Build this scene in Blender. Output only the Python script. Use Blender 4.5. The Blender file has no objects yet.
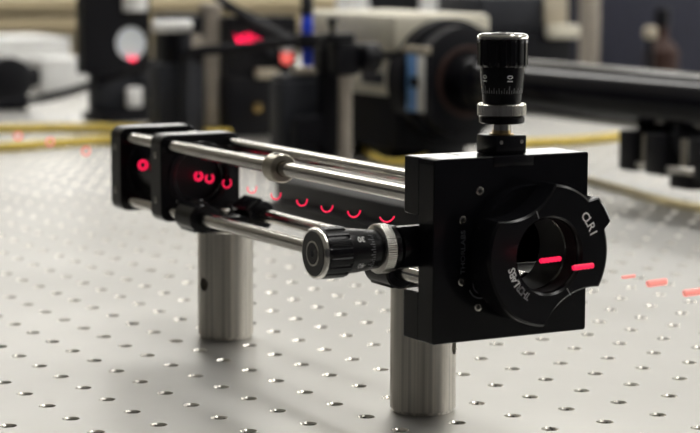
import bpy, bmesh, math, random
from mathutils import Vector, Matrix

random.seed(7)
S = 0.001                      # everything below is written in millimetres
sc = bpy.context.scene
COL = sc.collection
PI = math.pi

# ------------------------------------------------------------------ camera
CAM = Vector((-352.23, -686.27, 173.41))
YAW, PITCH, ROLL = 0.50989, 0.126286, 0.003748
FPX = 2041.63
fwd = Vector((math.sin(YAW) * math.cos(PITCH), math.cos(YAW) * math.cos(PITCH), -math.sin(PITCH)))
rt = fwd.cross(Vector((0, 0, 1))).normalized()
up = rt.cross(fwd)
r2 = rt * math.cos(ROLL) + up * math.sin(ROLL)
u2 = up * math.cos(ROLL) - rt * math.sin(ROLL)
cd = bpy.data.cameras.new('camera')
cam = bpy.data.objects.new('camera', cd)
COL.objects.link(cam)
M4 = Matrix((r2, u2, -fwd)).transposed().to_4x4()
M4.translation = CAM * S
cam.matrix_world = M4
cd.sensor_width = 36
cd.lens = FPX / 700 * 36
cd.clip_start = 0.02
cd.clip_end = 50
cd.dof.use_dof = True
cd.dof.focus_distance = 0.755
cd.dof.aperture_fstop = 17
sc.camera = cam

# ------------------------------------------------------------------ light and exposure
w = bpy.data.worlds.new('world')
sc.world = w
w.use_nodes = True
w.node_tree.nodes['Background'].inputs[0].default_value = (0.8, 0.88, 1.0, 1)
w.node_tree.nodes['Background'].inputs[1].default_value = 0.12
sc.view_settings.view_transform = 'Standard'
sc.view_settings.look = 'None'
sc.view_settings.gamma = 1
sc.view_settings.use_curve_mapping = False
sc.view_settings.exposure = 0.04
FILL = 3.0                   # glow of the unseen panels added on the back and right walls
LAMP = 9.0                     # brightness of the ceiling fluorescent diffusers

# ------------------------------------------------------------------ materials
MATS = {}
def mat(name, color, metal=0.0, rough=0.5, noise=None, nscale=60, stretch=None, bump=0.0, bscale=900,
        emit=None, estr=0.0, spec=0.5, rvar=0.0, coat=0.0, trans=0.0, aniso=0.0):
    m = bpy.data.materials.new(name); m.use_nodes = True
    nt = m.node_tree; b = nt.nodes['Principled BSDF']
    b.inputs['Base Color'].default_value = (*color, 1)
    b.inputs['Metallic'].default_value = metal
    b.inputs['Roughness'].default_value = rough
    b.inputs['Specular IOR Level'].default_value = spec
    b.inputs['Coat Weight'].default_value = coat
    b.inputs['Transmission Weight'].default_value = trans
    b.inputs['Anisotropic'].default_value = aniso
    tc = nt.nodes.new('ShaderNodeTexCoord'); mp = nt.nodes.new('ShaderNodeMapping')
    nt.links.new(tc.outputs['Object'], mp.inputs[0])
    if stretch: mp.inputs['Scale'].default_value = stretch
    n = nt.nodes.new('ShaderNodeTexNoise'); n.inputs['Scale'].default_value = nscale
    n.inputs['Detail'].default_value = 4
    nt.links.new(mp.outputs[0], n.inputs['Vector'])
    if noise is None: noise = tuple(c * 1.12 for c in color)
    mx = nt.nodes.new('ShaderNodeMix'); mx.data_type = 'RGBA'
    mx.inputs[6].default_value = (*color, 1); mx.inputs[7].default_value = (*noise, 1)
    rp = nt.nodes.new('ShaderNodeMapRange'); rp.inputs[1].default_value = .35; rp.inputs[2].default_value = .65
    nt.links.new(n.outputs['Fac'], rp.inputs[0]); nt.links.new(rp.outputs[0], mx.inputs[0])
    nt.links.new(mx.outputs[2], b.inputs['Base Color'])
    if rvar:
        r = nt.nodes.new('ShaderNodeMapRange'); r.inputs[1].default_value = .3; r.inputs[2].default_value = .7
        r.inputs[3].default_value = rough - rvar; r.inputs[4].default_value = rough + rvar
        nt.links.new(n.outputs['Fac'], r.inputs[0]); nt.links.new(r.outputs[0], b.inputs['Roughness'])
    if bump:
        n2 = nt.nodes.new('ShaderNodeTexNoise'); n2.inputs['Scale'].default_value = bscale
        nt.links.new(mp.outputs[0], n2.inputs['Vector'])
        bp = nt.nodes.new('ShaderNodeBump'); bp.inputs['Strength'].default_value = bump; bp.inputs['Distance'].default_value = 0.0003
        nt.links.new(n2.outputs['Fac'], bp.inputs['Height']); nt.links.new(bp.outputs[0], b.inputs['Normal'])
    if emit:
        b.inputs['Emission Color'].default_value = (*emit, 1); b.inputs['Emission Strength'].default_value = estr
    MATS[name] = m
    return m

mat('anodised', (.006, .006, .008), rough=.18, spec=.32)
mat('anodised_satin', (.006, .006, .008), rough=.24, spec=.36)
mat('anodised_gloss', (.008, .008, .010), rough=.16, spec=.6)
mat('lens_dark', (.006, .006, .008), rough=.35, spec=.5)
mat('bore_black', (.006, .006, .007), rough=.55, spec=.3)
mat('rod_steel', (.74, .72, .68), metal=1, rough=.16, noise=(.66, .64, .60), nscale=120, rvar=.04)
mat('post_steel', (.84, .80, .73), metal=1, rough=.34, noise=(.54, .515, .47), nscale=520, stretch=(1, 1, .012), rvar=.08, bump=.04, bscale=1400)
mat('collar_steel', (.62, .58, .50), metal=1, rough=.28, noise=(.52, .48, .40), nscale=300)
mat('chrome', (.80, .78, .73), metal=1, rough=.2)
mat('brass', (.62, .47, .24), metal=1, rough=.25)
mat('screw_steel', (.6, .58, .53), metal=1, rough=.25)
mat('screw_dark', (.02, .02, .02), rough=.5)
mat('print_white', (.92, .92, .90), rough=.6)
mat('print_grey', (.32, .32, .33), rough=.6)
mat('engrave', (.055, .058, .065), rough=.6)
mat('table_steel', (.525, .52, .50), metal=1.0, rough=.44, noise=(.475, .47, .45), nscale=7, rvar=.03)
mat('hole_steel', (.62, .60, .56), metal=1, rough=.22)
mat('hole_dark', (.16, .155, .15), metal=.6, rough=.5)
mat('laser_red', (.6, .0, .02), emit=(1.0, .012, .085), estr=.95)
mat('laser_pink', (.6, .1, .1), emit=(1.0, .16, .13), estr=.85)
mat('laser_faint', (.6, .3, .3), emit=(1.0, .28, .22), estr=.8)
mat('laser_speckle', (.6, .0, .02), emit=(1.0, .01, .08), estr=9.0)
mat('black_plastic', (.007, .007, .010), rough=.42, spec=.3)
mat('black_matte', (.005, .005, .008), rough=.55, spec=.2)
mat('dark_grey', (.028, .030, .038), rough=.5, spec=.35)
mat('tube_black', (.006, .006, .009), rough=.13, spec=.25)
mat('cable_black', (.006, .006, .010), rough=.7, spec=.2)
mat('cable_yellow', (.78, .58, .10), rough=.5)
mat('cable_cream', (.74, .62, .32), rough=.5)
mat('cream', (.74, .70, .58), rough=.55)
mat('white_box', (.93, .93, .92), rough=.6)
mat('mirror_reflection', (.86, .91, .97), rough=.5)  # mirror disc: bright ceiling reflection painted into the base colour
mat('blue_paint', (.012, .06, .75), rough=.4)
mat('pale_blue', (.16, .36, .72), rough=.5)
mat('beige', (.50, .44, .34), rough=.5)
mat('tan_metal', (.44, .39, .33), metal=.2, rough=.45)
mat('panel_blue', (.030, .032, .055), rough=.6)
mat('brown_red', (.045, .016, .010), rough=.6)
mat('wall_paint', (.70, .67, .58), rough=.85, nscale=3)
mat('wall_dark', (.07, .07, .08), rough=.9, nscale=3)
mat('ceiling_tile', (.72, .71, .68), rough=.95, nscale=20)
mat('floor_vinyl', (.32, .31, .29), rough=.5, nscale=12)
mat('shelf_wood', (.60, .50, .32), rough=.6, nscale=20, stretch=(1, 12, 12), noise=(.50, .41, .25))
mat('lamp_diffuser', (.9, .9, .9), emit=(1.0, .98, .94), estr=LAMP)
mat('fill_glow', (.9, .9, .9), emit=(1.0, .985, .955), estr=FILL)
mat('lamp_frame', (.8, .8, .8), rough=.5)
mat('rail_white', (.8, .8, .78), rough=.5)

nt = MATS['post_steel'].node_tree
tg = nt.nodes.new('ShaderNodeTangent'); tg.direction_type = 'RADIAL'; tg.axis = 'Z'
b_ = nt.nodes['Principled BSDF']; nt.links.new(tg.outputs[0], b_.inputs['Tangent'])
b_.inputs['Anisotropic'].default_value = .3

# ------------------------------------------------------------------ builders
class MB:
    def __init__(s): s.v = []; s.f = []; s.m = []
    def add(s, vs, fs, mi=0):
        o = len(s.v); s.v += [tuple(q) for q in vs]
        s.f += [tuple(i + o for i in f) for f in fs]; s.m += [mi] * len(fs)
        return s
    def box(s, x0, x1, y0, y1, z0, z1, b=0.0, mi=0, T=None):
        bm = bmesh.new(); bmesh.ops.create_cube(bm, size=1)
        for q in bm.verts:
            q.co = Vector(((x0 + x1) / 2 + q.co.x * (x1 - x0), (y0 + y1) / 2 + q.co.y * (y1 - y0), (z0 + z1) / 2 + q.co.z * (z1 - z0)))
        if b: bmesh.ops.bevel(bm, geom=bm.edges[:], offset=b, segments=2, affect='EDGES', profile=.5)
        bm.verts.index_update()
        vs = [q.co.copy() for q in bm.verts]
        if T: vs = [T @ q for q in vs]
        fs = [[q.index for q in f.verts] for f in bm.faces]
        bm.free()
        return s.add(vs, fs, mi)
    def lathe(s, prof, c, ax='z', seg=32, flute=None, mi=0, sign=1, T=None, cap=True):
        """prof: (radius, height) pairs along the axis; flute(theta, k) scales the radius of ring k"""
        vs = []; fs = []; n = len(prof)
        for k, (r, h) in enumerate(prof):
            for i in range(seg):
                t = 2 * PI * i / seg
                rr = r * (flute(i, k) if flute else 1)
                a, b_ = rr * math.cos(t), rr * math.sin(t)
                h_ = h * sign
                q = {'z': (a, b_, h_), 'x': (h_, a, b_), 'y': (b_, h_, a)}[ax]
                vs.append(Vector(q) + Vector(c))
        for k in range(n - 1):
            for i in range(seg):
                j = (i + 1) % seg
                f = (k * seg + i, k * seg + j, (k + 1) * seg + j, (k + 1) * seg + i)
                fs.append(f)
        if cap:
            fs.append(tuple(range(seg))[::-1]); fs.append(tuple((n - 1) * seg + i for i in range(seg)))
        if T: vs = [T @ q for q in vs]
        return s.add(vs, fs, mi)
    def tube(s, pts, r, seg=12, mi=0, closed=False):
        pts = [Vector(q) for q in pts]; n = len(pts); vs = []; fs = []
        prev = None
        for k, q in enumerate(pts):
            a = pts[max(k - 1, 0)]; b_ = pts[min(k + 1, n - 1)]
            d = (b_ - a).normalized()
            if prev is None:
                prev = d.orthogonal().normalized()
            u = (prev - d * prev.dot(d)).normalized(); v = d.cross(u); prev = u
            for i in range(seg):
                t = 2 * PI * i / seg
                vs.append(q + u * (r * math.cos(t)) + v * (r * math.sin(t)))
        for k in range(n - 1):
            for i in range(seg):
                j = (i + 1) % seg
                fs.append((k * seg + i, k * seg + j, (k + 1) * seg + j, (k + 1) * seg + i))
        fs.append(tuple(range(seg))[::-1]); fs.append(tuple((n - 1) * seg + i for i in range(seg)))
        return s.add(vs, fs, mi)
    def ringprism(s, outer, c, rin, levels, angs, mi=0):
        """solid with a round bore along Y. outer(theta) -> radius; levels: (y, d_outer, d_inner) front to back"""
        n = len(angs); vs = []; fs = []; L = len(levels)
        for (y, do, di) in levels:
            for t in angs:
                R = outer(t) + do
                vs.append((c[0] + R * math.cos(t), y, c[1] + R * math.sin(t)))
            for t in angs:
                R = rin + di
                vs.append((c[0] + R * math.cos(t), y, c[1] + R * math.sin(t)))
        for i in range(n):
            j = (i + 1) % n
            fs.append((i, j, n + j, n + i))
            q = (L - 1) * 2 * n
            fs.append((q + j, q + i, q + n + i, q + n + j))
            for k in range(L - 1):
                a, b_ = k * 2 * n, (k + 1) * 2 * n
                fs.append((a + j, a + i, b_ + i, b_ + j))
                fs.append((a + n + i, a + n + j, b_ + n + j, b_ + n + i))
        return s.add(vs, fs, mi)
    def build(s, name, mats, parent=None, smooth=35, base=None):
        me = bpy.data.meshes.new(name)
        b = BASE.get(parent.name, Vector((0, 0, 0))) if parent else (Vector(base) if base else Vector((0, 0, 0)))
        me.from_pydata([((q[0] - b[0]) * S, (q[1] - b[1]) * S, (q[2] - b[2]) * S) for q in s.v], [], s.f)
        if isinstance(mats, str): mats = [mats]
        for k in mats: me.materials.append(MATS[k])
        if len(mats) > 1: me.polygons.foreach_set('material_index', s.m)
        bm = bmesh.new(); bm.from_mesh(me); bmesh.ops.recalc_face_normals(bm, faces=bm.faces[:]); bm.to_mesh(me); bm.free()
        if smooth:
            me.polygons.foreach_set('use_smooth', [True] * len(me.polygons))
            me.set_sharp_from_angle(angle=math.radians(smooth))
        o = bpy.data.objects.new(name, me); COL.objects.link(o)
        if parent: o.parent = parent
        else: o.location = b * S
        BASE[o.name] = b
        return o
BASE = {}

def tag(o, label=None, cat=None, group=None, kind=None):
    if label: o['label'] = label
    if cat: o['category'] = cat
    if group: o['group'] = group
    if kind: o['kind'] = kind
    return o
def thing(name, base, label, cat, group=None):
    o = bpy.data.objects.new(name, None); COL.objects.link(o)
    o.empty_display_size = .01
    o.location = Vector(base) * S; BASE[o.name] = Vector(base)
    return tag(o, label, cat, group)
def struct(name, mb, m, smooth=0):
    return tag(mb.build(name, m, smooth=smooth), kind='structure')

def rect_outer(x0, x1, z0, z1, c, rad=0.0, nseg=5):
    """ray-to-rounded-rectangle radius function about c, and the sample angles that keep its corners"""
    pts = []
    for (cx, cz, a0) in ((x1 - rad, z1 - rad, 0), (x0 + rad, z1 - rad, 90), (x0 + rad, z0 + rad, 180), (x1 - rad, z0 + rad, 270)):
        for k in range(nseg + 1):
            t = math.radians(a0 + 90 * k / nseg)
            pts.append((cx + rad * math.cos(t), cz + rad * math.sin(t)))
            if rad == 0: break
    angs = sorted(set([round(math.atan2(q[1] - c[1], q[0] - c[0]) % (2 * PI), 6) for q in pts] + [round(2 * PI * i / 72, 6) for i in range(72)]))
    def f(t):
        dx, dz = math.cos(t), math.sin(t); best = 1e9
        for i in range(len(pts)):
            (ax, az), (bx_, bz) = pts[i], pts[(i + 1) % len(pts)]
            ex, ez = bx_ - ax, bz - az
            den = dx * ez - dz * ex
            if abs(den) < 1e-12: continue
            q = ((ax - c[0]) * ez - (az - c[1]) * ex) / den
            s_ = ((ax - c[0]) * dz - (az - c[1]) * dx) / den
            if q > 0 and -1e-6 <= s_ <= 1 + 1e-6: best = min(best, q)
        return best
    return f, angs

def text_mesh(txt, size):
    """flat triangles of a word, centred on the origin in x and y"""
    cu = bpy.data.curves.new('t', 'FONT'); cu.body = txt; cu.size = size
    cu.align_x = 'CENTER'; cu.align_y = 'CENTER'; cu.resolution_u = 3; cu.offset = size * .022
    ob = bpy.data.objects.new('t', cu); COL.objects.link(ob)
    dg = bpy.context.evaluated_depsgraph_get()
    me = bpy.data.meshes.new_from_object(ob.evaluated_get(dg))
    vs = [(q.co.x, q.co.y) for q in me.vertices]; fs = [tuple(f.vertices) for f in me.polygons]
    xs = [q[0] for q in vs]; ys = [q[1] for q in vs]
    cx, cy = (min(xs) + max(xs)) / 2, (min(ys) + max(ys)) / 2
    bpy.data.objects.remove(ob); bpy.data.meshes.remove(me); bpy.data.curves.remove(cu)
    return [(a - cx, b - cy) for a, b in vs], fs

# point that lies `depth` mm in front of the camera along its axis
def spot(u, v, depth):
    d = fwd + r2 * ((u - 350) / FPX) - u2 * ((v - 216.5) / FPX)
    return CAM + d * depth
def ground(u, v, z=0):
    d = fwd + r2 * ((u - 350) / FPX) - u2 * ((v - 216.5) / FPX)
    return CAM + d * ((z - CAM.z) / d.z)
def catmull(pts, n=8):
    pts = [Vector(q) for q in pts]; out = []
    for i in range(len(pts) - 1):
        p0, p1, p2, p3 = pts[max(i - 1, 0)], pts[i], pts[i + 1], pts[min(i + 2, len(pts) - 1)]
        for k in range(n):
            t = k / n
            out.append(.5 * ((2 * p1) + (p2 - p0) * t + (2 * p0 - 5 * p1 + 4 * p2 - p3) * t * t + (3 * p1 - p0 - 3 * p2 + p3) * t ** 3))
    return out + [pts[-1]]

# ------------------------------------------------------------------ room
RX0, RX1, RY0, RY1, RZ0, RZ1 = -3200, 5400, -3600, 6500, -900, 1750
struct('floor', MB().box(RX0, RX1, RY0, RY1, RZ0 - 50, RZ0), 'floor_vinyl')
struct('ceiling', MB().box(RX0, RX1, RY0, RY1, RZ1, RZ1 + 50), 'ceiling_tile')
struct('wall_back', MB().box(RX0, RX1, RY1, RY1 + 60, RZ0, RZ1), 'wall_paint')
struct('wall_right', MB().box(RX1, RX1 + 60, RY0, RY1, RZ0, RZ1), 'wall_paint')
def fill_panel(name, x0, x1, y0, y1, z0, z1):  # unseen glowing panels, added to brighten the mount top, table and posts
    o = struct(name, MB().box(x0, x1, y0, y1, z0, z1, 2), 'fill_glow')
    fr = MB(); lx = x1 - x0 > y1 - y0
    a0, a1 = (x0, x1) if lx else (y0, y1)
    n = 3
    def bar(p0, p1, q0, q1):
        if lx: fr.box(p0, p1, y0 - 25, y1 - 2, q0, q1, 2)
        else: fr.box(x0 - 25, x1 - 2, p0, p1, q0, q1, 2)
    for k in range(n + 1):
        p = a0 + (a1 - a0) * k / n
        bar(p - 25, p + 25, z0 - 25, z1 + 25)
    bar(a0, a1, z0 - 25, z0 + 25); bar(a0, a1, z1 - 25, z1 + 25)
    fr.build('panel_frame', 'lamp_frame', o, smooth=0)
fill_panel('fill_panel_1', 600, 5300, RY1 - 12, RY1, 230, 1080)
fill_panel('fill_panel_2', RX1 - 12, RX1, 2600, 6300, 230, 1080)
fill_panel('fill_panel_3', RX1 - 12, RX1, -3000, 2000, 230, 1050)
struct('wall_left', MB().box(RX0 - 60, RX0, RY0, RY1, RZ0, RZ1), 'wall_dark')
struct('wall_front', MB().box(RX0, RX1, RY0 - 60, RY0, RZ0, RZ1), 'wall_dark')

def ceiling_lamp(x, y, lx, ly, label):
    t = thing('ceiling_lamp', (x, y, RZ1), label, 'ceiling lamp', 'fluorescent ceiling lamps')
    f = MB(); b = 25
    f.box(x - lx / 2 - b, x + lx / 2 + b, y - ly / 2 - b, y + ly / 2 + b, RZ1 - 12, RZ1)
    f.build('lamp_housing', 'lamp_frame', t, smooth=0)
    MB().box(x - lx / 2, x + lx / 2, y - ly / 2, y + ly / 2, RZ1 - 30, RZ1 - 12, 4).build('diffuser', 'lamp_diffuser', t)
for i, (x, y) in enumerate(((700, -500), (2200, -900), (300, 900), (1900, 900), (300, 2700), (1900, 2700), (300, 4500), (1900, 4500), (3400, 1800), (3400, 3600))):
    ceiling_lamp(x, y, 300, 1200, 'fluorescent ceiling lamp ' + ('behind the camera, left', 'behind the camera, right', 'above the rod cage', 'above the right end of the table',
        'above the far left of the table', 'above the far right of the table', 'near the back wall, left', 'near the back wall, right', 'along the right wall, nearer', 'along the right wall, farther')[i])

# ------------------------------------------------------------------ optical table
TX0, TX1, TY0, TY1 = -500, 1750, -400, 2500
tbl = thing('optical_table', (600, 1000, -300), 'steel optical table with a square grid of threaded holes', 'optical table')
def table_top():
    mb = MB(); V = mb.v; F = mb.f; Mi = mb.m
    for ix in range(TX0 // 25, TX1 // 25):
        for iy in range(TY0 // 25, TY1 // 25):
            cx, cy = ix * 25, iy * 25
            d = math.hypot(cx - CAM.x, cy - CAM.y)
            n = 24 if d < 1100 else (16 if d < 1500 else 8)
            o = len(V)
            for i in range(n):                                     # square rim
                t = 2 * PI * i / n + PI / 4
                a, b = math.cos(t), math.sin(t); k = 12.5 / max(abs(a), abs(b))
                V.append((cx + a * k, cy + b * k, 0))
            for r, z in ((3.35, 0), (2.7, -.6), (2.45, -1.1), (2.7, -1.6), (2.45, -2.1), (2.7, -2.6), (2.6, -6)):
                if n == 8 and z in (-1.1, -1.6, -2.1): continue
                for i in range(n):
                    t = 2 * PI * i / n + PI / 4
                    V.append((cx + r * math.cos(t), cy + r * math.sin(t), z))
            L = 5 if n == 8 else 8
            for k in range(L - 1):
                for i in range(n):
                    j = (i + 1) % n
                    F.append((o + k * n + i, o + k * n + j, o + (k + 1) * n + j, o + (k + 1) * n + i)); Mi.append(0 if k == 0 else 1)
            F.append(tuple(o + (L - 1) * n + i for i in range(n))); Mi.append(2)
    me = bpy.data.meshes.new('table_top')
    B = BASE[tbl.name]
    me.from_pydata([((q[0] - B[0]) * S, (q[1] - B[1]) * S, (q[2] - B[2]) * S) for q in V], [], F)
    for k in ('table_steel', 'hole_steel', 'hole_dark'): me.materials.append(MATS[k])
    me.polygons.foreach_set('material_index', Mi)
    o = bpy.data.objects.new('table_top', me); COL.objects.link(o); o.parent = tbl
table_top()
e = MB()
x0, x1, y0, y1 = TX0 - 12.5, TX1 - 12.5, TY0 - 12.5, TY1 - 12.5
e.box(x0 - 4, x0, y0 - 4, y1 + 4, -200, -.2); e.box(x1, x1 + 4, y0 - 4, y1 + 4, -200, -.2)
e.box(x0, x1, y0 - 4, y0, -200, -.2); e.box(x0, x1, y1, y1 + 4, -200, -.2); e.box(x0, x1, y0, y1, -204, -200)
e.build('side_skirt', 'black_plastic', tbl, smooth=0)
for lx in (x0 + 200, x1 - 200):
    for ly in (y0 + 250, y1 - 250):
        MB().box(lx - 80, lx + 80, ly - 80, ly + 80, RZ0, -204, 6).build('leg', 'dark_grey', tbl)

# ------------------------------------------------------------------ pillar posts
def pillar_post(x, y, h, label, hole_ang=None, hole_z=25.5):
    t = thing('pillar_post', (x, y, 0), label, 'post', 'steel pillar posts on the table')
    MB().lathe([(11.6, 0.05), (11.6, 1.0), (12.7, 1.5), (12.7, h - .8), (12.0, h)], (x, y, 0), seg=64).build('pillar', 'post_steel', t)
    if hole_ang is not None:                                         # drill the side hole
        p_ = t.children[0]
        T = Matrix.Translation((x, y, hole_z)) @ Matrix.Rotation(hole_ang, 4, 'Z') @ Matrix.Rotation(PI / 2, 4, 'Y')
        cut = MB().lathe([(3.0, 4.5), (3.0, 16)], (0, 0, 0), seg=24, T=T).build('cutter', 'hole_dark', t)
        md = p_.modifiers.new('drill', 'BOOLEAN'); md.object = cut; md.operation = 'DIFFERENCE'; md.solver = 'EXACT'
        bpy.context.view_layer.update()
        me = bpy.data.meshes.new_from_object(p_.evaluated_get(bpy.context.evaluated_depsgraph_get()))
        p_.modifiers.clear(); p_.data = me
        me.set_sharp_from_angle(angle=math.radians(35))
        bpy.data.objects.remove(cut)
    return t
pillar_post(50, 150, 50, 'steel pillar post under the far end of the rod cage, with a side hole', math.radians(193))
pillar_post(50, -25, 50, 'steel pillar post right behind the black square mount, nearest the camera', math.radians(-47), 25.5)

# ------------------------------------------------------------------ cage: axis at X 50, Z 71.3
AX, AZ = 50.0, 71.3
def cage_plate(y0, y1, label, lens):
    t = thing('cage_plate', (AX, (y0 + y1) / 2, AZ - 20.3), label, 'cage plate', 'black square cage plates at the far end')
    f, angs = rect_outer(AX - 20.3, AX + 20.3, AZ - 20.3, AZ + 20.3, (AX, AZ), 4.5)
    MB().ringprism(f, (AX, AZ), 13.2, [(y0, -.5, .6), (y0 + .5, 0, 0), (y1 - .5, 0, 0), (y1, -.5, .6)], angs).build('plate', 'anodised_satin', t, smooth=15)
    ang = [2 * PI * i / 48 for i in range(48)]
    MB().ringprism(lambda q: 16.8, (AX, AZ), 14.0, [(y0 - 1.0, -.4, .3), (y0 - .6, 0, 0), (y0 + .2, 0, 0)], ang).build('face_ring', 'anodised_satin', t)
    MB().ringprism(lambda q: 13.15, (AX, AZ), 11.2, [(y0 + 2.2, -.1, .4), (y0 + 2.6, 0, 0), (y0 + 4.5, 0, 0)], ang).build('retaining_ring', 'anodised_gloss', t)
    if not lens:
        MB().lathe([(15.2, 188), (15.2, 224)], (AX, 0, AZ), 'y', seg=48).build('lens_tube', 'anodised_satin', t)
        MB().lathe([(13.1, 0), (13.1, 1.0)], (AX, y0 + 5, AZ), 'y', seg=48).build('dark_lens', 'lens_dark', t)
    else:
        MB().lathe([(13.1, 0), (13.1, 1.0)], (AX, y1 - 2.5, AZ), 'y', seg=48).build('blank_disc', 'black_matte', t)
    for z in (AZ + 10.5, AZ - 10.5):
        s = MB().lathe([(1.5, -.2), (1.5, .22), (1.0, .30), (.8, .30), (.8, -.1)], (AX - 20.3, (y0 + y1) / 2, z), 'x', seg=14, sign=-1).build('set_screw', 'screw_steel', t)
cage_plate(224, 236, 'black square plate closing the far left end of the rod cage', True)
cage_plate(176, 188, 'black square plate with round bore, second from the far end of the cage', False)

rods = {}
for nm, x, z, lab in (('tn', 35, 15, 'polished steel rod, upper one nearest the camera, carrying the collar'),
                      ('tf', 65, 15, 'polished steel rod, upper one on the far side of the cage'),
                      ('bn', 35, -15, 'polished steel rod, lower one passing behind the side micrometer'),
                      ('bf', 65, -15, 'polished steel rod, lower one on the far side of the cage')):
    MBr = MB().lathe([(2.5, -72.95), (3, -72.5), (3, 235.6), (2.6, 236.1)], (x, 0, AZ + z), 'y', seg=32)
    o = MBr.build('cage_rod', 'rod_steel', base=(x, 79, AZ + z))
    tag(o, lab, 'rod', 'steel cage rods')

def cage_bracket(y, label):
    t = thing('cage_bracket', (50, y, 50), label, 'bracket', 'black post brackets under the cage')
    zr = AZ - 15
    m = MB()
    m.box(31, 69, y - 8, y + 8, 50.05, 53.0, .5)
    m.box(38, 62, y - 8, y + 8, 52.6, 56.5, 1.2)
    m.build('saddle', 'anodised_satin', t)
    for x, sg in ((35, -1), (65, 1)):
        b = MB()
        ang = [2 * PI * i / 40 for i in range(40)]
        b.ringprism(lambda q: 6.6, (x, zr), 3.02, [(y - 9, -.7, .3), (y - 8.3, 0, 0), (y + 8.3, 0, 0), (y + 9, -.7, .3)], ang)
        br = b.build('clamp_barrel', 'anodised_satin', t)
        T = Matrix.Translation((x + (4 if x < 50 else -4), y, zr + 4.6)) @ Matrix.Rotation(math.radians(35 * (1 if x < 50 else -1)), 4, 'Y')
        MB().box(-4.6, 4.6, -8.9, 8.9, -1.0, 1.0, .5, T=T).build('clamp_jaw', 'anodised_satin', br)
    MB().lathe([(2.4, 0), (2.4, 2.4), (2.0, 2.8), (1.2, 2.8), (1.2, 1.4)], (50, y, 56.4), seg=20).build('screw', 'screw_steel', t)
cage_bracket(150, 'black bracket clamping the lower rods on top of the far pillar post')
cage_bracket(-25, 'black bracket clamping the lower rods, half hidden behind the side micrometer')

t = thing('shaft_collar', (35, 67, AZ + 12), 'small silver collar clamped midway along the upper near rod', 'collar')
ang = [2 * PI * i / 40 for i in range(40)]
MB().ringprism(lambda q: 6.1, (35, AZ + 15), 3.02, [(62.8, -.5, .4), (63.3, 0, 0), (70.7, 0, 0), (71.2, -.5, .4)], ang).build('collar', 'collar_steel', t)
MB().lathe([(1.3, -.6), (1.3, .15), (.8, .15), (.8, -.4)], (34, 67, AZ + 21.0), seg=16).build('set_screw', 'screw_dark', t)

# ------------------------------------------------------------------ XY translation mount
MX0, MX1, MZ0, MZ1 = 12.45, 77.3, 40.2, 104.7
YF, YM, YB = -93, -83.2, -73
BC = (50.0, 71.0)
mnt = thing('translation_mount', (45, -83, 40.2), 'large black square two-axis mount at the near end of the cage', 'optics mount')
f, angs = rect_outer(MX0, MX1, MZ0, MZ1, BC, .8, 3)
MB().ringprism(f, BC, 14, [(YF, -.4, .3), (YF + .4, 0, 0), (YM - .05, 0, 0)], angs).build('front_plate', 'anodised', mnt, smooth=20)
f2, a2 = rect_outer(28, MX1, MZ0, MZ1, BC, .8, 3)
b = MB().ringprism(f2, BC, 21.5, [(YM, 0, 0), (YB - .4, 0, 0), (YB, -.4, .4)], a2)
b.box(MX0, 29.5, YM, YB, 84.4, MZ1, .5); b.box(MX0, 29.5, YM, YB, MZ0, 57.4, .5)
b.build('back_plate', 'anodised', mnt, smooth=20)
MB().box(57, 76, YB + .02, YB + 2, 62.8, 97, .4).build('bore_blocker', 'anodised', mnt)  # added blocker, keeps the bright table out of the bore's upper part
MB().box(36.8, 53.4, YF - .18, YF + 1, 101.0, MZ1 + .05, .15).build('slot_cover', 'anodised_satin', mnt)
for x, z in ((31.2, 92.9), (24.4, 83.1), (24.1, 61.7), (31.0, 52.2)):
    s = MB().lathe([(1.55, .3), (1.55, -.22), (1.25, -.34), (.85, -.34), (.85, -.05)], (x, YF, z), 'y', seg=18).build('screw', 'screw_steel', mnt)
    MB().lathe([(.8, -.04), (.8, -.10)], (x, YF, z), 'y', seg=6).build('hex_socket', 'screw_dark', s)
# faint engraved logo (rings) and word on the front face
lg = MB(); lc = (32.1, 60.2); ang = [2 * PI * i / 40 for i in range(40)]
for r0, r1 in ((1.2, 1.75), (2.9, 3.5)):
    lg.ringprism(lambda q, r1=r1: r1, lc, r0, [(YF - .06, 0, 0), (YF + .02, 0, 0)], ang)
for a0, a1, rr in ((20, 110, 5.0), (200, 290, 5.0), (300, 350, 5.0)):
    pts = [(lc[0] + rr * math.cos(math.radians(a0 + (a1 - a0) * k / 12)), YF - .02, lc[1] + rr * math.sin(math.radians(a0 + (a1 - a0) * k / 12))) for k in range(13)]
    lg.tube(pts, .32, 6)
tag(lg.build('engraved_logo', 'engrave', mnt), 'faint round engraved logo')
vs, fs = text_mesh('THORLABS', 3.2)
k = 15.5 / (max(q[0] for q in vs) - min(q[0] for q in vs))
MB().add([(24.5 - q[1] * .8, YF - .06, 71.9 + q[0] * k) for q in vs], fs).build('engraved_word', 'engrave', mnt, smooth=0)

# ------------------------------------------------------------------ rotating lens ring on the mount's front
FY = -109.0
ring = thing('rotation_ring', (50, -93, 45), 'black rotating lens ring with thumb notches on the front of the square mount', 'lens ring')
def knob_r(t):
    a = math.degrees(t) % 360
    R = 25.0
    if 19 <= a <= 47.5:
        R = 28.4 if 22 <= a <= 43 else (25 + 3.4 * ((a - 19) / 3 if a < 22 else (47.5 - a) / 4.5))
    for mid in (116, -62):
        d = math.radians((a - mid + 180) % 360 - 180)
        if abs(d) < math.radians(36):
            D, rho = 41.0, 23.8
            disc = rho * rho - (D * math.sin(d)) ** 2
            if disc > 0: R = min(R, D * math.cos(d) - math.sqrt(disc))
    return R
ang = [2 * PI * i / 240 for i in range(240)]
MB().ringprism(knob_r, BC, 13.2, [(FY, -.9, .8), (FY + .7, -.05, 0), (FY + 1.2, 0, 0), (FY + 11, 0, 0), (FY + 11.4, -.4, 0)], ang).build('knob', 'anodised_satin', ring, smooth=28)
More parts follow.
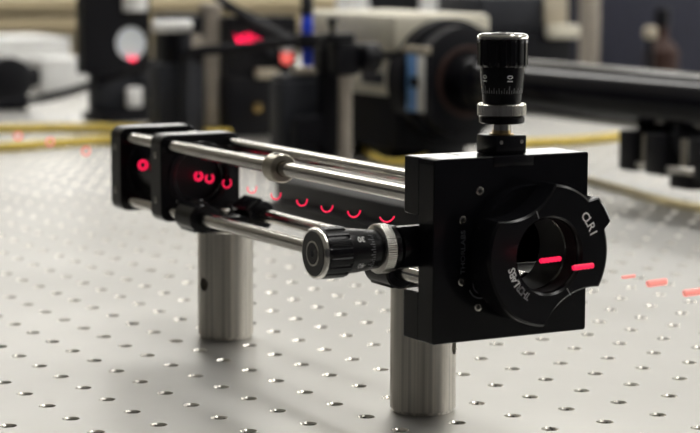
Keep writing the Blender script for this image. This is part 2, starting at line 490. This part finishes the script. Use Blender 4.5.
ang = [2 * PI * i / 72 for i in range(72)]
MB().ringprism(lambda q: 23.5, BC, 13.6, [(FY + 11.4, 0, 0), (-93, 0, 0)], ang).build('base_flange', 'anodised_satin', ring)
# threaded bore inside
prof = MB()
lv = []
y = FY + 2.5
for i in range(7): lv += [(y, 0, 0), (y + .5, 0, .35)]; y += 1.0
lv = [(yy, 0, di) for (yy, _, di) in lv] + [(-88, 0, 0), (-84, 0, 0)]
prof.ringprism(lambda q: 13.55, BC, 12.9, lv, ang).build('bore_thread', 'bore_black', ring)
for a in (110, -58):
    T = Matrix.Translation((BC[0], FY, BC[1])) @ Matrix.Rotation(-math.radians(a), 4, 'Y')
    MB().box(14.1, 17.0, -.06, .1, -.17, .17, T=T).build('index_line', 'print_grey', ring, smooth=0)
def arc_text(chars, r, a0, a1, size, name, m, wid=1.0):
    mb = MB()
    for i, ch in enumerate(chars):
        a = math.radians(a0 + (a1 - a0) * (i / max(1, len(chars) - 1)))
        vs, fs = text_mesh(ch, size)
        ex = Vector((math.sin(a), 0, -math.cos(a))); ey = Vector((math.cos(a), 0, math.sin(a)))
        c = Vector((BC[0], FY - .06, BC[1])) + ey * r
        mb.add([c + ex * (q[0] * wid) + ey * q[1] for q in vs], fs)
    return mb.build(name, m, ring, smooth=0)
tag(arc_text('CLR1', 19.7, 41, 20.5, 4.4, 'lettering', 'print_white'), 'white lettering CLR1')
tag(arc_text('LABS', 16.3, 212, 194.5, 3.9, 'lettering', 'print_white', .95), 'white lettering LABS')
tag(arc_text('THOR', 16.3, 236, 218.5, 3.6, 'lettering', 'print_grey', .9), 'grey lettering THOR')

# ------------------------------------------------------------------ micrometer drives
def micrometer(origin, axis, label, nums, label_roll, seat):
    """built along +h from `origin`; h = 0 is the seat end, h = 43 the knob end"""
    t = thing('micrometer_drive', origin, label, 'micrometer', 'micrometers on the black mount')
    o = Vector(origin)
    sg = 1 if axis == 'z' else -1
    def L(prof, name, m, parent=t, seg=48, flute=None, **k):
        return MB().lathe(prof, o, axis, seg=seg, flute=flute, sign=sg, **k).build(name, m, parent, smooth=40)
    def flg(i, k): return 1.0 if (k in (0, 5) or (i % 8) not in (0, 1, 2)) else .955
    L([(3.2, 5), (3.2, 13)], 'neck', 'rod_steel' if axis == 'z' else 'anodised_satin', seg=24)
    if axis == 'z': L([(4.4, 6.6), (4.4, 7.2), (3.4, 7.3), (3.4, 8.4)], 'neck_bush', 'brass', seg=24)
    L([(7.4, 10.8), (8.1, 11.3), (8.1, 12.9), (7.8, 13.2)], 'lock_ring', 'anodised_satin')
    L([(8.0, 13.3), (8.7, 13.8), (8.7, 17.4), (8.0, 17.9)], 'knurled_ring', 'chrome', seg=180, flute=lambda i, k: 1.0 if (i % 3) else .985)
    sl = L([(6.8, 17.5), (7.05, 21.0), (7.1, 21.4), (7.75, 26.5), (7.9, 31.0), (7.9, 31.6)], 'scale_sleeve', 'anodised_satin')
    gr = L([(8.0, 30.6), (8.95, 31.4), (8.95, 33), (8.95, 39), (8.95, 40.0), (8.6, 40.6)], 'grip', 'anodised_satin', seg=128, flute=flg)
    cp = L([(8.6, 40.4), (8.95, 40.7), (8.95, 41.5), (8.4, 42.2), (7.9, 42.2)], 'cap', 'chrome')
    L([(7.9, 42.1), (7.7, 42.45), (4.6, 42.45)], 'cap_disc', 'anodised_gloss', cp)
    L([(4.5, 42.3), (4.35, 42.6), (3.9, 42.6)], 'cap_ring', 'screw_steel', cp)
    L([(3.85, 42.3), (3.75, 42.7), (1.5, 42.7)], 'cap_centre', 'anodised_satin', cp)
    L([(1.3, 42.3), (1.1, 42.8)], 'cap_screw', 'dark_grey', cp, seg=16)
    def P(th, h, r):            # point on the drive's surface: angle th about the axis
        a, b_ = r * math.cos(th), r * math.sin(th)
        return o + (Vector((a, b_, h)) if axis == 'z' else Vector((-h, a, b_)))
    tk = MB()
    for k in range(50):
        th = label_roll + 2 * PI * k / 50
        hl = 2.6 if k % 10 == 0 else (1.9 if k % 2 == 0 else 1.1)
        w_ = .11
        q = []
        for hh in (21.6, 21.6 + hl):
            r = 7.1 + (hh - 21.4) * .65 / 5.1 + .05
            q += [P(th - w_ / r, hh, r), P(th + w_ / r, hh, r)]
        tk.add(q, [(0, 1, 3, 2)])
    tk.build('scale_ticks', 'print_grey', sl, smooth=0)
    for k, n in nums:
        th = label_roll + 2 * PI * k / 50
        vs, fs = text_mesh(n, 2.9)
        mb = MB(); pts = []
        for (x, y) in vs:
            hh = 26.9 + x; r = 7.92 if hh > 26.5 else 7.8
            r = 7.75 + max(-.4, (hh - 26.5)) * .034 + .06
            pts.append(P(th + (-y if axis == 'z' else y) / r * 1.0 * (1 if axis == 'z' else -1) * -1, hh, r))
        mb.add(pts, fs).build('scale_number', 'print_white', sl, smooth=0)
    return t
cam_dir_top = math.atan2(CAM.y + 83, CAM.x - 46.5)
tp = micrometer((46.5, -83, 104.6), 'z', 'upright micrometer on top of the black square mount', [(0, '10'), (-10, '10')], cam_dir_top + .36, True)
MB().box(40.1, 52.9, -89.4, -76.6, 104.75, 111.4, .4).build('seat_block', 'anodised_satin', tp)
for x in (42.2, 50.8):
    MB().lathe([(.75, .2), (.75, -.15), (.4, -.18)], (x, -89.4, 109.2), 'y', seg=12).build('set_screw', 'screw_steel', tp)
sd = micrometer((15.8, -78, 73.0), 'x', 'side micrometer pointing left from the black square mount', [(0, '30'), (10, '40')], 2.5, True)
MB().lathe([(7.6, -9), (7.6, 10.0)], (15.8, -78, 73.0), 'x', seg=40, sign=-1).build('seat_bush', 'anodised', sd)

# ------------------------------------------------------------------ red laser rings along the beam
def laser_ring(y, z, rad, a0, a1, label, m='laser_red', thick=.32, x=50.0, side=False):
    n = 28
    pts = [(x + rad * math.cos(math.radians(a0 + (a1 - a0) * k / n)), y, z + rad * math.sin(math.radians(a0 + (a1 - a0) * k / n))) for k in range(n + 1)]
    if side: pts = [(x, y + (q[0] - x), q[2]) for q in pts]
    o = MB().tube(pts, thick, 8).build('laser_ring', m, base=(x, y, z))
    tag(o, label, 'laser spot', 'red laser marks strung along the beam')
laser_ring(422, 71.3, 2.2, 90, 450, 'faint red laser ring over the table, farthest left of all', 'laser_faint', .6)
laser_ring(371.5, 72.0, 2.2, 90, 450, 'faint red laser ring over the table, second from the left', 'laser_faint', .55)
laser_ring(318.8, 71.4, 2.2, 90, 450, 'faint red laser ring just left of the black end plate', 'laser_faint', .5)
laser_ring(202.7, 75.3, 1.95, 90, 450, 'thick red laser ring between the two black cage plates', thick=.72, x=32.3)
laser_ring(178.5, 71.4, 1.8, 110, 430, 'bright red ring inside the second plate, leftmost of its close pair', thick=.62)
laser_ring(166.5, 71.6, 1.9, 130, 410, 'bright red ring beside the second plate, right of its close pair', thick=.5)
laser_ring(147.9, 71.2, 2.1, 135, 405, 'red horseshoe of laser light above the far pillar post')
laser_ring(122.4, 71.5, 2.2, 165, 375, 'red laser arc just right of the far bracket, dimmest in the cage', 'laser_red', .26)
laser_ring(99, 71.2, 2.3, 170, 370, 'red laser arc just left of the silver collar')
laser_ring(74.8, 71.1, 2.4, 172, 368, 'red laser arc right below the silver collar')
laser_ring(52.6, 71.2, 2.7, 180, 360, 'red laser arc second to the right of the silver collar')
laser_ring(29.7, 71.8, 2.9, 185, 355, 'red laser arc just left of the side micrometer scale')
laser_ring(3.1, 73.6, 3.6, 205, 335, 'wide shallow red laser arc just above the side micrometer')
def laser_dash(y, z, ln, th, label, m='laser_red', tilt=.10):
    pts = [(50 - ln / 2 + ln * k / 10, y, z + tilt * (k - 5) * .35 * ln / 10 + (.15 if k % 2 else 0)) for k in range(11)]
    o = MB().tube(pts, th, 8).build('laser_dash', m, base=(50, y, z))
    tag(o, label, 'laser spot', 'red laser marks strung along the beam')
laser_dash(-109.3, 69.6, 8.2, .9, 'short red laser dash inside the bore of the lens ring')
laser_dash(-128.6, 69.8, 8.0, .9, 'short red laser dash over the right face of the lens ring')
laser_dash(-169, 70.0, 7.0, 1.1, 'pale red laser dash over the table right of the lens ring', 'laser_faint')
laser_dash(-187, 69.5, 6.0, 1.1, 'pale red laser dash at the right edge of the picture', 'laser_faint')
laser_dash(-154, 69.9, 5.0, .5, 'thin pale red laser dash nearest the lens ring over the table', 'laser_faint')

# ------------------------------------------------------------------ background: long tube, its hanging optics and the big laser head
TBX, TBZ = 562.5, 71.3
t = thing('beam_tube', (TBX, 500, 0), 'long black tube lying across the right background', 'tube')
MB().lathe([(19, 150), (22.3, 150.5), (22.3, 752), (19, 753)], (TBX, 0, TBZ), 'y', seg=56).build('tube_body', 'tube_black', t)
MB().lathe([(22.3, 715), (25, 716), (25, 744), (22.3, 745)], (TBX, 0, TBZ), 'y', seg=48).build('end_collar', 'anodised_satin', t)
MB().lathe([(12.7, 0.05), (12.7, 48), (12, 49.2)], (TBX, 260, 0), seg=40).build('support_post', 'post_steel', t)

t = thing('hanging_optic', (TBX, 465, 20), 'black plates and rods hanging under the long black tube', 'optics mount')
for y0, y1 in ((487, 505), (452, 474), (405, 420)):
    MB().box(TBX - 26, TBX + 26, y0, y1, 21.5, 50.5, 1.2).build('hanging_plate', 'black_plastic', t)
for (x, z) in ((TBX - 22, 27), (TBX + 22, 27)):
    MB().lathe([(3, 405), (3, 505)], (x, 0, z), 'y', seg=16).build('guide_rod', 'rod_steel', t)
for y in (481, 437):
    MB().lathe([(2.6, 30), (2.6, 49)], (TBX - 20, y, 0), seg=14).build('spacer_pin', 'collar_steel', t)
MB().box(TBX - 24, TBX + 10, 424, 448, 14, 24, 1).build('bottom_foot', 'black_plastic', t)
MB().lathe([(15, 449), (16, 450), (16, 453)], (TBX - 3, 0, 48), 'y', seg=32).build('lens_ring', 'dark_grey', t)

t = thing('laser_unit', (TBX, 1000, 0), 'large laser head with black round front and cream body in the background', 'laser')
MB().lathe([(42, 750), (46, 752.5), (46, 768), (44, 770), (44, 792)], (TBX, 0, TBZ), 'y', seg=64).build('front_barrel', 'black_matte', t)
MB().lathe([(49, 772), (51, 774), (51, 796), (49, 798)], (TBX, 0, TBZ), 'y', seg=64).build('rear_flange', 'black_matte', t)
ang = [2 * PI * i / 64 for i in range(64)]
MB().ringprism(lambda q: 30.0, (TBX, TBZ), 25.5, [(748.5, -1, 1), (749.5, 0, 0), (751, 0, 0)], ang).build('front_ring', 'brown_red', t)
MB().box(TBX - 43, TBX + 43, 790, 950, 12, 94, 2).build('body', 'black_matte', t)
MB().box(TBX - 48, TBX + 48, 788, 960, 94, 126, 5).build('cover', 'cream', t)
MB().box(TBX - 46, TBX - 40, 742, 780, 95, 101, 1).build('side_lip', 'beige', t)
sp_ = MB().box(TBX - 45, TBX - 40, 742, 790, 46, 95, .6).build('side_panel', 'black_plastic', t)
MB().box(TBX - 45.8, TBX - 44.8, 757, 773, 47, 94, .3).build('blue_stripe', 'pale_blue', sp_)
MB().box(TBX - 45.8, TBX - 44.8, 744, 756, 47, 94, .3).build('white_stripe', 'rail_white', sp_)
MB().box(TBX - 44.6, TBX - 42.5, 800, 884, 57, 88, .4).build('side_plate', 'cream', t)
MB().box(TBX - 45.4, TBX - 43.5, 812, 850, 66, 76, .4).build('side_label', 'dark_grey', t)
for y in (830, 920):
    MB().box(TBX - 38, TBX + 38, y - 20, y + 20, 0.05, 12.5, 1).build('foot', 'black_plastic', t)

# depth-true heights: z of a picture row at the distance of a ground point
def zv(q, v): return spot(350, v, (Vector(q) - CAM).dot(fwd)).z
def mm(q, px): return px * (Vector(q) - CAM).dot(fwd) / FPX

# ------------------------------------------------------------------ background: half-inch post with clamp
q = ground(345, 172); px, py = q.x, q.y
t = thing('post_clamp', (px, py, 0), 'thin steel post with a black clamp, behind the cage rods', 'post')
MB().lathe([(5.6, 0.05), (5.6, zv(q, 42))], (px, py, 0), seg=24).build('post', 'tan_metal', t)
z = zv(q, 57)
MB().box(px - 12, px + 9, py - 9, py + 9, z - 14, z + 13, 3).build('clamp_block', 'black_plastic', t)
MB().lathe([(10, 10), (12, 12), (12, 24), (10.5, 26)], (px, py - 6, z), 'x', seg=28).build('clamp_knob', 'black_plastic', t)
MB().lathe([(2, 20), (2, 26), (3, 27), (3, 30)], (px, py - 6, z), 'x', seg=14).build('lever', 'black_plastic', t)
MB().box(px - 20, px + 5, py - 8, py + 8, z + 13, z + 20, 2).build('clamp_cap', 'black_plastic', t)
MB().lathe([(2.4, 0), (2.4, 8), (4.5, 8.5), (4.5, 13)], (px - 12, py, z + 19), seg=14).build('thumb_screw', 'black_plastic', t)
MB().box(px - 20, px + 20, py - 15, py + 15, 0.05, 8, 1).build('base_plate', 'black_plastic', t)

# ------------------------------------------------------------------ background: stage block, upright, blue post, card
q = ground(296, 168); sx, sy = q.x, q.y
t = thing('translation_stage', (sx, sy, 0), 'dark grey stage block behind the silver collar', 'stage')
z = zv(q, 74)
MB().box(sx - 18, sx + 14, sy - 12, sy + 14, 0.05, z - 5, 2).build('block', 'dark_grey', t)
MB().box(sx - 16, sx + 17, sy - 10, sy + 12, z - 5, z, 1).build('carriage', 'dark_grey', t)
MB().box(sx - 2, sx + 21, sy - 8, sy + 8, z, z + 6, 1).build('top_plate', 'beige', t)
MB().lathe([(5, 14), (5, 24), (6, 25), (6, 34)], (sx - 5, sy - 6, zv(q, 112)), 'x', seg=18).build('adjuster', 'tan_metal', t)
for dx in (-8, 3):
    MB().lathe([(2.6, -14), (2.6, -12)], (sx + dx, sy, zv(q, 128)), 'y', seg=14).build('cap_screw', 'tan_metal', t)

q = ground(326, 170)
t = thing('upright_rail', (q.x, q.y, 0), 'black upright rail between the grey stage and the thin steel post', 'rail')
MB().box(q.x - 6, q.x + 6, q.y - 6, q.y + 6, 0.05, zv(q, 36), 1).build('rail', 'black_matte', t)
MB().box(q.x - 8, q.x + 8, q.y - 8, q.y + 8, zv(q, 70), zv(q, 46), 2).build('carrier', 'black_plastic', t)
MB().box(q.x - 30, q.x + 10, q.y - 5, q.y + 5, 20, 45, 2).build('side_block', 'black_matte', t)
MB().box(q.x - 16, q.x + 14, q.y - 18, q.y + 18, 0.05, 8, 1).build('base_plate', 'black_plastic', t)

q = ground(307, 160)
t = thing('blue_post', (q.x, q.y, 0), 'bright blue post standing behind the black upright rail', 'post')
za, zb = zv(q, 76), zv(q, 14)
MB().lathe([(4.4, 0.05), (4.4, za)], (q.x, q.y, 0), seg=20).build('lower_post', 'black_plastic', t)
MB().lathe([(4.6, za), (4.9, za + .5), (4.9, zb - .5), (4.6, zb)], (q.x, q.y, 0), seg=20).build('blue_sleeve', 'blue_paint', t)
MB().lathe([(5.4, zb), (5.4, zb + 60)], (q.x, q.y, 0), seg=20).build('upper_post', 'dark_grey', t)
MB().box(q.x - 14, q.x + 12, q.y - 14, q.y - 5, zv(q, 48), zv(q, 33), 1.5).build('clamp', 'black_plastic', t)

q = ground(287, 150)
t = thing('beam_card', (q.x, q.y, 0), 'small white card with a red laser spot left of the blue post', 'card')
z = zv(q, 50)
MB().lathe([(4, 0.05), (4, z - 16)], (q.x, q.y + 4, 0), seg=16).build('stem', 'black_plastic', t)
MB().lathe([(8.2, -1), (9.0, -.4), (9.0, 1.5)], (q.x, q.y, z + 6.5), 'y', seg=28).build('white_card', 'white_box', t)
MB().box(q.x - 10, q.x + 10, q.y + 1.6, q.y + 4, z - 18, z + 12, 1).build('dark_holder', 'black_plastic', t)
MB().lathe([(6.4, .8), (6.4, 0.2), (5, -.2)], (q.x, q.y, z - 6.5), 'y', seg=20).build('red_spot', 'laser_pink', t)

# ------------------------------------------------------------------ background: thick silver post with black mounts
q = ground(211, 136)
t = thing('thick_post', (q.x, q.y, 0), 'thick tan steel post between two black mounts', 'post')
MB().lathe([(10.5, 0.05), (10.5, 128), (9, 129)], (q.x, q.y, 0), seg=32).build('post', 'tan_metal', t)
MB().lathe([(16, 0.05), (16, 8), (12, 10)], (q.x, q.y, 0), seg=32).build('base', 'black_plastic', t)
gx, gy = q.x, q.y
t = thing('mirror_mount', (gx + 42, gy - 20, 0), 'black mirror mount right of the thick tan post, lit by red speckle', 'optics mount')
f, a_ = rect_outer(gx + 5, gx + 83, 56, 116, (gx + 52, 86), 3)
MB().ringprism(f, (gx + 52, 86), 22, [(gy - 22, -.5, .5), (gy - 21.5, 0, 0), (gy - 10, 0, 0)], a_).build('frame', 'black_plastic', t)
MB().lathe([(22, 0), (22, 4)], (gx + 52, gy - 18, 86), 'y', seg=40).build('mirror', 'black_matte', t)
MB().box(gx + 5, gx + 83, gy - 24, gy - 4, 0.05, 58, 2).build('pedestal', 'black_plastic', t)
MB().box(gx + 36, gx + 62, gy - 28, gy - 22, 56, 66, 1).build('label_plate', 'beige', t)
MB().lathe([(6, -26), (6, -22)], (gx + 56, gy, 84), 'y', seg=20).build('knob', 'dark_grey', t)
MB().lathe([(5, -27), (5, -24)], (gx + 38, gy, 28), 'y', seg=20).build('lock_screw', 'brass', t)

t = thing('filter_mount', (gx - 24, gy - 10, 0), 'dark mount with a round grey knob left of the thick tan post', 'optics mount')
MB().box(gx - 62, gx - 13, gy - 14, gy + 10, 0.05, 72, 2).build('pedestal', 'dark_grey', t)
MB().box(gx - 54, gx - 12, gy - 12, gy + 14, 72, 118, 2).build('frame', 'black_plastic', t)
MB().lathe([(8, -18), (8.5, -15), (8.5, -12)], (gx - 22, gy, 92), 'y', seg=24).build('knob', 'tan_metal', t)

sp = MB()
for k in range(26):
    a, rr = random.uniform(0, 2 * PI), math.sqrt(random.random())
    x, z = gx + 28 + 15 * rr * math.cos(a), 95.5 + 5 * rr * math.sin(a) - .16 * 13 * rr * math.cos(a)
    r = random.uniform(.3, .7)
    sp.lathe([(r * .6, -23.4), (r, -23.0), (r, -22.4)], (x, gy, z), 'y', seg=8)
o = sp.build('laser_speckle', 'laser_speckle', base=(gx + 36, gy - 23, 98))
tag(o, 'cluster of tiny red laser speckles on the black mirror mount', 'laser speckle', kind='stuff')

# ------------------------------------------------------------------ background: lens mount with pale round disc
q = ground(130, 120)
lx_, ly_ = q.x, q.y
t = thing('lens_mount', (lx_, ly_, 0), 'black mount holding a round mirror with a painted pale reflection, left background', 'optics mount')
dz = 82
f, a_ = rect_outer(lx_ - 55, lx_ + 22, 50, 150, (lx_, dz), 3)
MB().ringprism(f, (lx_, dz), 17.5, [(ly_ - 6, -.5, .5), (ly_ - 5.5, 0, 0), (ly_ + 12, 0, 0)], a_).build('frame', 'black_plastic', t)
MB().lathe([(17.4, 0), (17.4, 3)], (lx_, ly_ - 5, dz), 'y', seg=40).build('mirror_disc', 'mirror_reflection', t)  # mirror, its pale reflection given as plain diffuse colour
MB().box(lx_ - 42, lx_ + 44, ly_ - 2, ly_ + 16, 10, 50, 2).build('pedestal', 'dark_grey', t)
MB().box(lx_ - 44, lx_ + 46, ly_ - 26, ly_ + 26, 0.05, 10, 1).build('base_plate', 'black_plastic', t)
MB().box(lx_ - 9, lx_ + 9, ly_ - 16, ly_ - 8, 14, 36, 3).build('white_block', 'white_box', t)
T = Matrix.Translation((lx_ + 30, ly_ - 4, 27)) @ Matrix.Rotation(.5, 4, 'Y')
MB().box(-6, 6, -6, 6, -13, 13, 2, T=T).build('angle_bracket', 'tan_metal', t)
MB().lathe([(5, 0), (6, 1), (6, 10)], (lx_ + 14, ly_ - 15, 44), 'y', seg=18).build('knob', 'dark_grey', t)
MB().lathe([(14, 0), (14, 30)], (lx_ + 4, ly_ - 4, 116), 'z', seg=28).build('white_cap', 'white_box', t)
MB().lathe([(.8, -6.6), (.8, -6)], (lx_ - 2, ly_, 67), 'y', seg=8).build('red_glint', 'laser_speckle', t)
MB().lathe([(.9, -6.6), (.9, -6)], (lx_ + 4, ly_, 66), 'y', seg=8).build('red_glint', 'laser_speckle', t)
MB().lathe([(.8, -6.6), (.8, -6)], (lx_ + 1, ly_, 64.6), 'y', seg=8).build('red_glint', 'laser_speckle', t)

a = spot(172, 26, 1930)
t = thing('white_rod', (a.x, a.y, 0), 'horizontal white rod on a dark stand behind the pale mirror disc mount', 'rod')
MB().lathe([(5.4, -19), (6, -18), (6, 18), (5.4, 19)], (a.x, a.y, a.z), 'x', seg=24).build('rod', 'white_box', t)
MB().lathe([(6, 0.05), (6, a.z - 6)], (a.x + 14, a.y, 0), seg=20).build('stand', 'dark_grey', t)
MB().box(a.x - 4, a.x + 30, a.y - 12, a.y + 12, 0.05, 8, 1).build('base_plate', 'black_plastic', t)

# ------------------------------------------------------------------ background: far-left black holder
q = ground(12, 109)
bx_, by_ = q.x, q.y
t = thing('black_holder', (bx_, by_, 0), 'black optic holder with a knob at the far left edge', 'optics mount')
MB().lathe([(22, -20), (27, -18), (27, 14), (22, 16)], (bx_ - 8, by_, 33), 'y', seg=40).build('barrel', 'black_plastic', t)
MB().lathe([(9, 12), (12, 14), (12, 30), (10, 32)], (bx_, by_, 36), 'x', seg=24).build('knob', 'black_plastic', t)
MB().box(bx_ - 4, bx_ + 18, by_ - 10, by_ + 10, 20, 54, 3).build('bracket', 'black_plastic', t)
MB().box(bx_ - 30, bx_ + 14, by_ - 18, by_ + 18, 0.05, 12, 2).build('base_plate', 'black_plastic', t)

# ------------------------------------------------------------------ low black rail behind the cage
rx = 274
t = thing('table_rail', (rx + 30, 400, 0), 'low black rail lying on the table behind the cage rods', 'rail')
MB().box(rx, rx + 60, 262, 545, 0.05, 9, 1).build('rail_base', 'black_plastic', t)
MB().box(rx + 4, rx + 56, 262, 545, 9, 24, 2).build('rail_top', 'black_plastic', t)
MB().box(rx + 12, rx + 48, 261.5, 541, 23.5, 25, .4).build('carriage_plate', 'dark_grey', t)
for y in (285, 525):
    MB().lathe([(3, 24), (3, 27), (2.4, 27.6)], (rx + 30, y, 0), seg=16).build('cap_screw', 'screw_steel', t)

# ------------------------------------------------------------------ cables
def cable(name, pts, r, m, label):
    o = MB().tube(catmull(pts, 10), r, 12).build(name, m, base=pts[len(pts) // 2])
    tag(o, label, 'cable')
cable('black_cable', [spot(-40, 108, 2235), spot(0, 104.5, 2230), spot(30, 100.5, 2225), spot(62, 94, 2200), spot(100, 82, 2160), spot(130, 72, 2080), spot(165, 60, 1990), spot(200, 51, 1900), spot(235, 49, 1860), spot(262, 45, 1830), spot(290, 42, 1790), spot(300, 43, 1780)], 4.6, 'cable_black',
      'black cable sweeping up from the left edge to the red speckle')
cable('black_cable', [spot(205, -20, 2050), spot(225, 3, 2000), spot(250, 18, 1960), spot(275, 32, 1850), spot(292, 41, 1800)], 5.0, 'cable_black',
      'black cable dropping from the top edge towards the blue post')
Y4 = 4.0
cable('yellow_cable', [ground(-60, 128, Y4), ground(0, 129, Y4), ground(60, 128, Y4), ground(120, 129, Y4), ground(170, 132, Y4), ground(230, 134, Y4)], 5.0, 'cable_yellow',
      'yellow cable on the table, farther of the two at the left')
cable('yellow_cable', [ground(-60, 147, Y4), ground(0, 147, Y4), ground(50, 144, Y4), ground(90, 141, Y4), ground(120, 140, Y4), ground(160, 141, Y4), ground(220, 146, Y4)], 4.6, 'cable_yellow',
      'yellow cable on the table, nearer of the two at the left')
cable('yellow_cable', [ground(352, 136, Y4), ground(359, 142, Y4), ground(372, 155, Y4), ground(392, 162, Y4), ground(420, 158, Y4), ground(436, 148, Y4), ground(449, 138, Y4)], 2.8, 'cable_yellow',
      'yellow cable looping behind the cage below the laser head')
cable('yellow_cable', [ground(500, 146, Y4), ground(530, 143, Y4), ground(570, 141, Y4), ground(605, 138, Y4), ground(640, 134, Y4), ground(700, 128, Y4)], 4.5, 'cable_yellow',
      'yellow cable running under the long black tube')
cable('yellow_cable', [ground(540, 168, Y4), ground(590, 181, Y4), ground(625, 190, Y4), ground(660, 200, Y4), ground(700, 208, Y4), ground(760, 216, Y4)], 3.0, 'cable_cream',
      'pale yellow cable curving across the table at the right')

# ------------------------------------------------------------------ background: right side equipment
a = spot(655, 60, 2750)
t = thing('dark_cabinet', (a.x, a.y, 0), 'dark blue-grey cabinet behind the long black tube', 'cabinet')
MB().box(a.x - 95, a.x + 320, a.y, a.y + 260, 0.05, 190, 4).build('body', 'panel_blue', t)
MB().box(a.x - 112, a.x - 96, a.y - 6, a.y + 20, 0.05, 190, 1).build('corner_post', 'tan_metal', t)
b = spot(662, 40, 2650)
t = thing('small_bottle', (b.x, b.y, 0), 'small dark bottle standing in front of the dark cabinet', 'bottle')
MB().lathe([(20, 0.05), (22, 3), (22, 55), (8, 72), (8, 88)], (b.x, b.y, 0), seg=28).build('bottle', 'brown_red', t)
MB().lathe([(9, 86), (10, 87), (10, 108), (8, 110)], (b.x, b.y, 0), seg=24).build('cap', 'black_plastic', t)
b = spot(650, 48, 2600)
t = thing('silver_knob', (b.x, b.y, 0), 'small pale knob on a dark stem beside the dark bottle', 'knob')
MB().lathe([(5, 0.05), (5, 72)], (b.x, b.y, 0), seg=16).build('stem', 'black_plastic', t)
MB().lathe([(5, 72), (9, 74), (9, 84), (6, 88)], (b.x, b.y, 0), seg=20).build('knob_head', 'beige', t)

a = spot(545, 50, 2450)
t = thing('black_instrument', (a.x, a.y, 0), 'black instrument case behind the upright micrometer', 'instrument')
MB().box(a.x - 85, a.x + 40, a.y, a.y + 120, 0.05, 88, 3).build('case', 'black_matte', t)
MB().box(a.x - 85, a.x + 34, a.y + 10, a.y + 110, 88, 128, 3).build('upper_case', 'dark_grey', t)
MB().box(a.x - 2, a.x + 40, a.y - 18, a.y, 78, 94, 4).build('light_block', 'cream', t)
MB().box(a.x + 2, a.x + 34, a.y + 2, a.y + 8, 94, 128, 1).build('front_panel', 'beige', t)

a = spot(486, 8, 3050)
o = MB().box(a.x - 150, a.x + 30, a.y - 20, a.y + 160, 86, 180, 4)
t = thing('white_case', (a.x, a.y, 0), 'white equipment case at the top edge above the laser head', 'case')
o.build('case', 'white_box', t)
MB().box(a.x - 140, a.x + 20, a.y - 10, a.y + 150, 0.05, 86, 4).build('stand', 'dark_grey', t)
a = spot(388, 4, 2800)
t = thing('equipment_box', (a.x, a.y, 0), 'small dark box with white ends at the top edge behind the laser head', 'box')
MB().box(a.x - 40, a.x + 40, a.y - 20, a.y + 30, 0.05, 130, 3).build('box_body', 'black_plastic', t)
MB().box(a.x - 66, a.x - 40, a.y - 20, a.y + 30, 0.05, 140, 3).build('white_end', 'white_box', t)
MB().box(a.x + 40, a.x + 66, a.y - 20, a.y + 30, 0.05, 140, 3).build('white_end', 'white_box', t)

# ------------------------------------------------------------------ background: left side boxes and shelf
a = spot(30, 48, 3000)
t = thing('white_carton', (a.x, a.y, 0), 'long white carton at the upper left edge', 'box')
MB().box(a.x - 140, a.x + 64, a.y, a.y + 160, 0.05, a.z + 8, 3).build('carton', 'white_box', t)
MB().box(a.x - 140, a.x + 64, a.y - 1, a.y + 161, a.z + 8, a.z + 14, 2).build('lid', 'white_box', t)
a = spot(66, 82, 2650)
t = thing('white_carton', (a.x, a.y, 0), 'small white carton in front of the long white carton', 'box')
MB().box(a.x - 30, a.x + 30, a.y, a.y + 60, 0.05, 36, 3).build('carton', 'white_box', t)
MB().box(a.x - 32, a.x + 32, a.y - 2, a.y + 62, 34, 42, 2).build('lid', 'white_box', t)
t = thing('wall_shelf', (900, 3400, RZ0), 'wooden shelf unit with pale panels far behind the table', 'shelf')
for z in (-300, 20, 60):
    MB().box(-600, 2600, 3300, 3700, z, z + 28, 2).build('shelf_board', 'shelf_wood', t)
MB().box(-600, 2600, 3690, 3710, RZ0, 130, 2).build('back_panel', 'cream', t)
for x in (-600, 1000, 2580):
    MB().box(x, x + 20, 3300, 3700, RZ0, 130, 2).build('side_panel', 'rail_white', t)
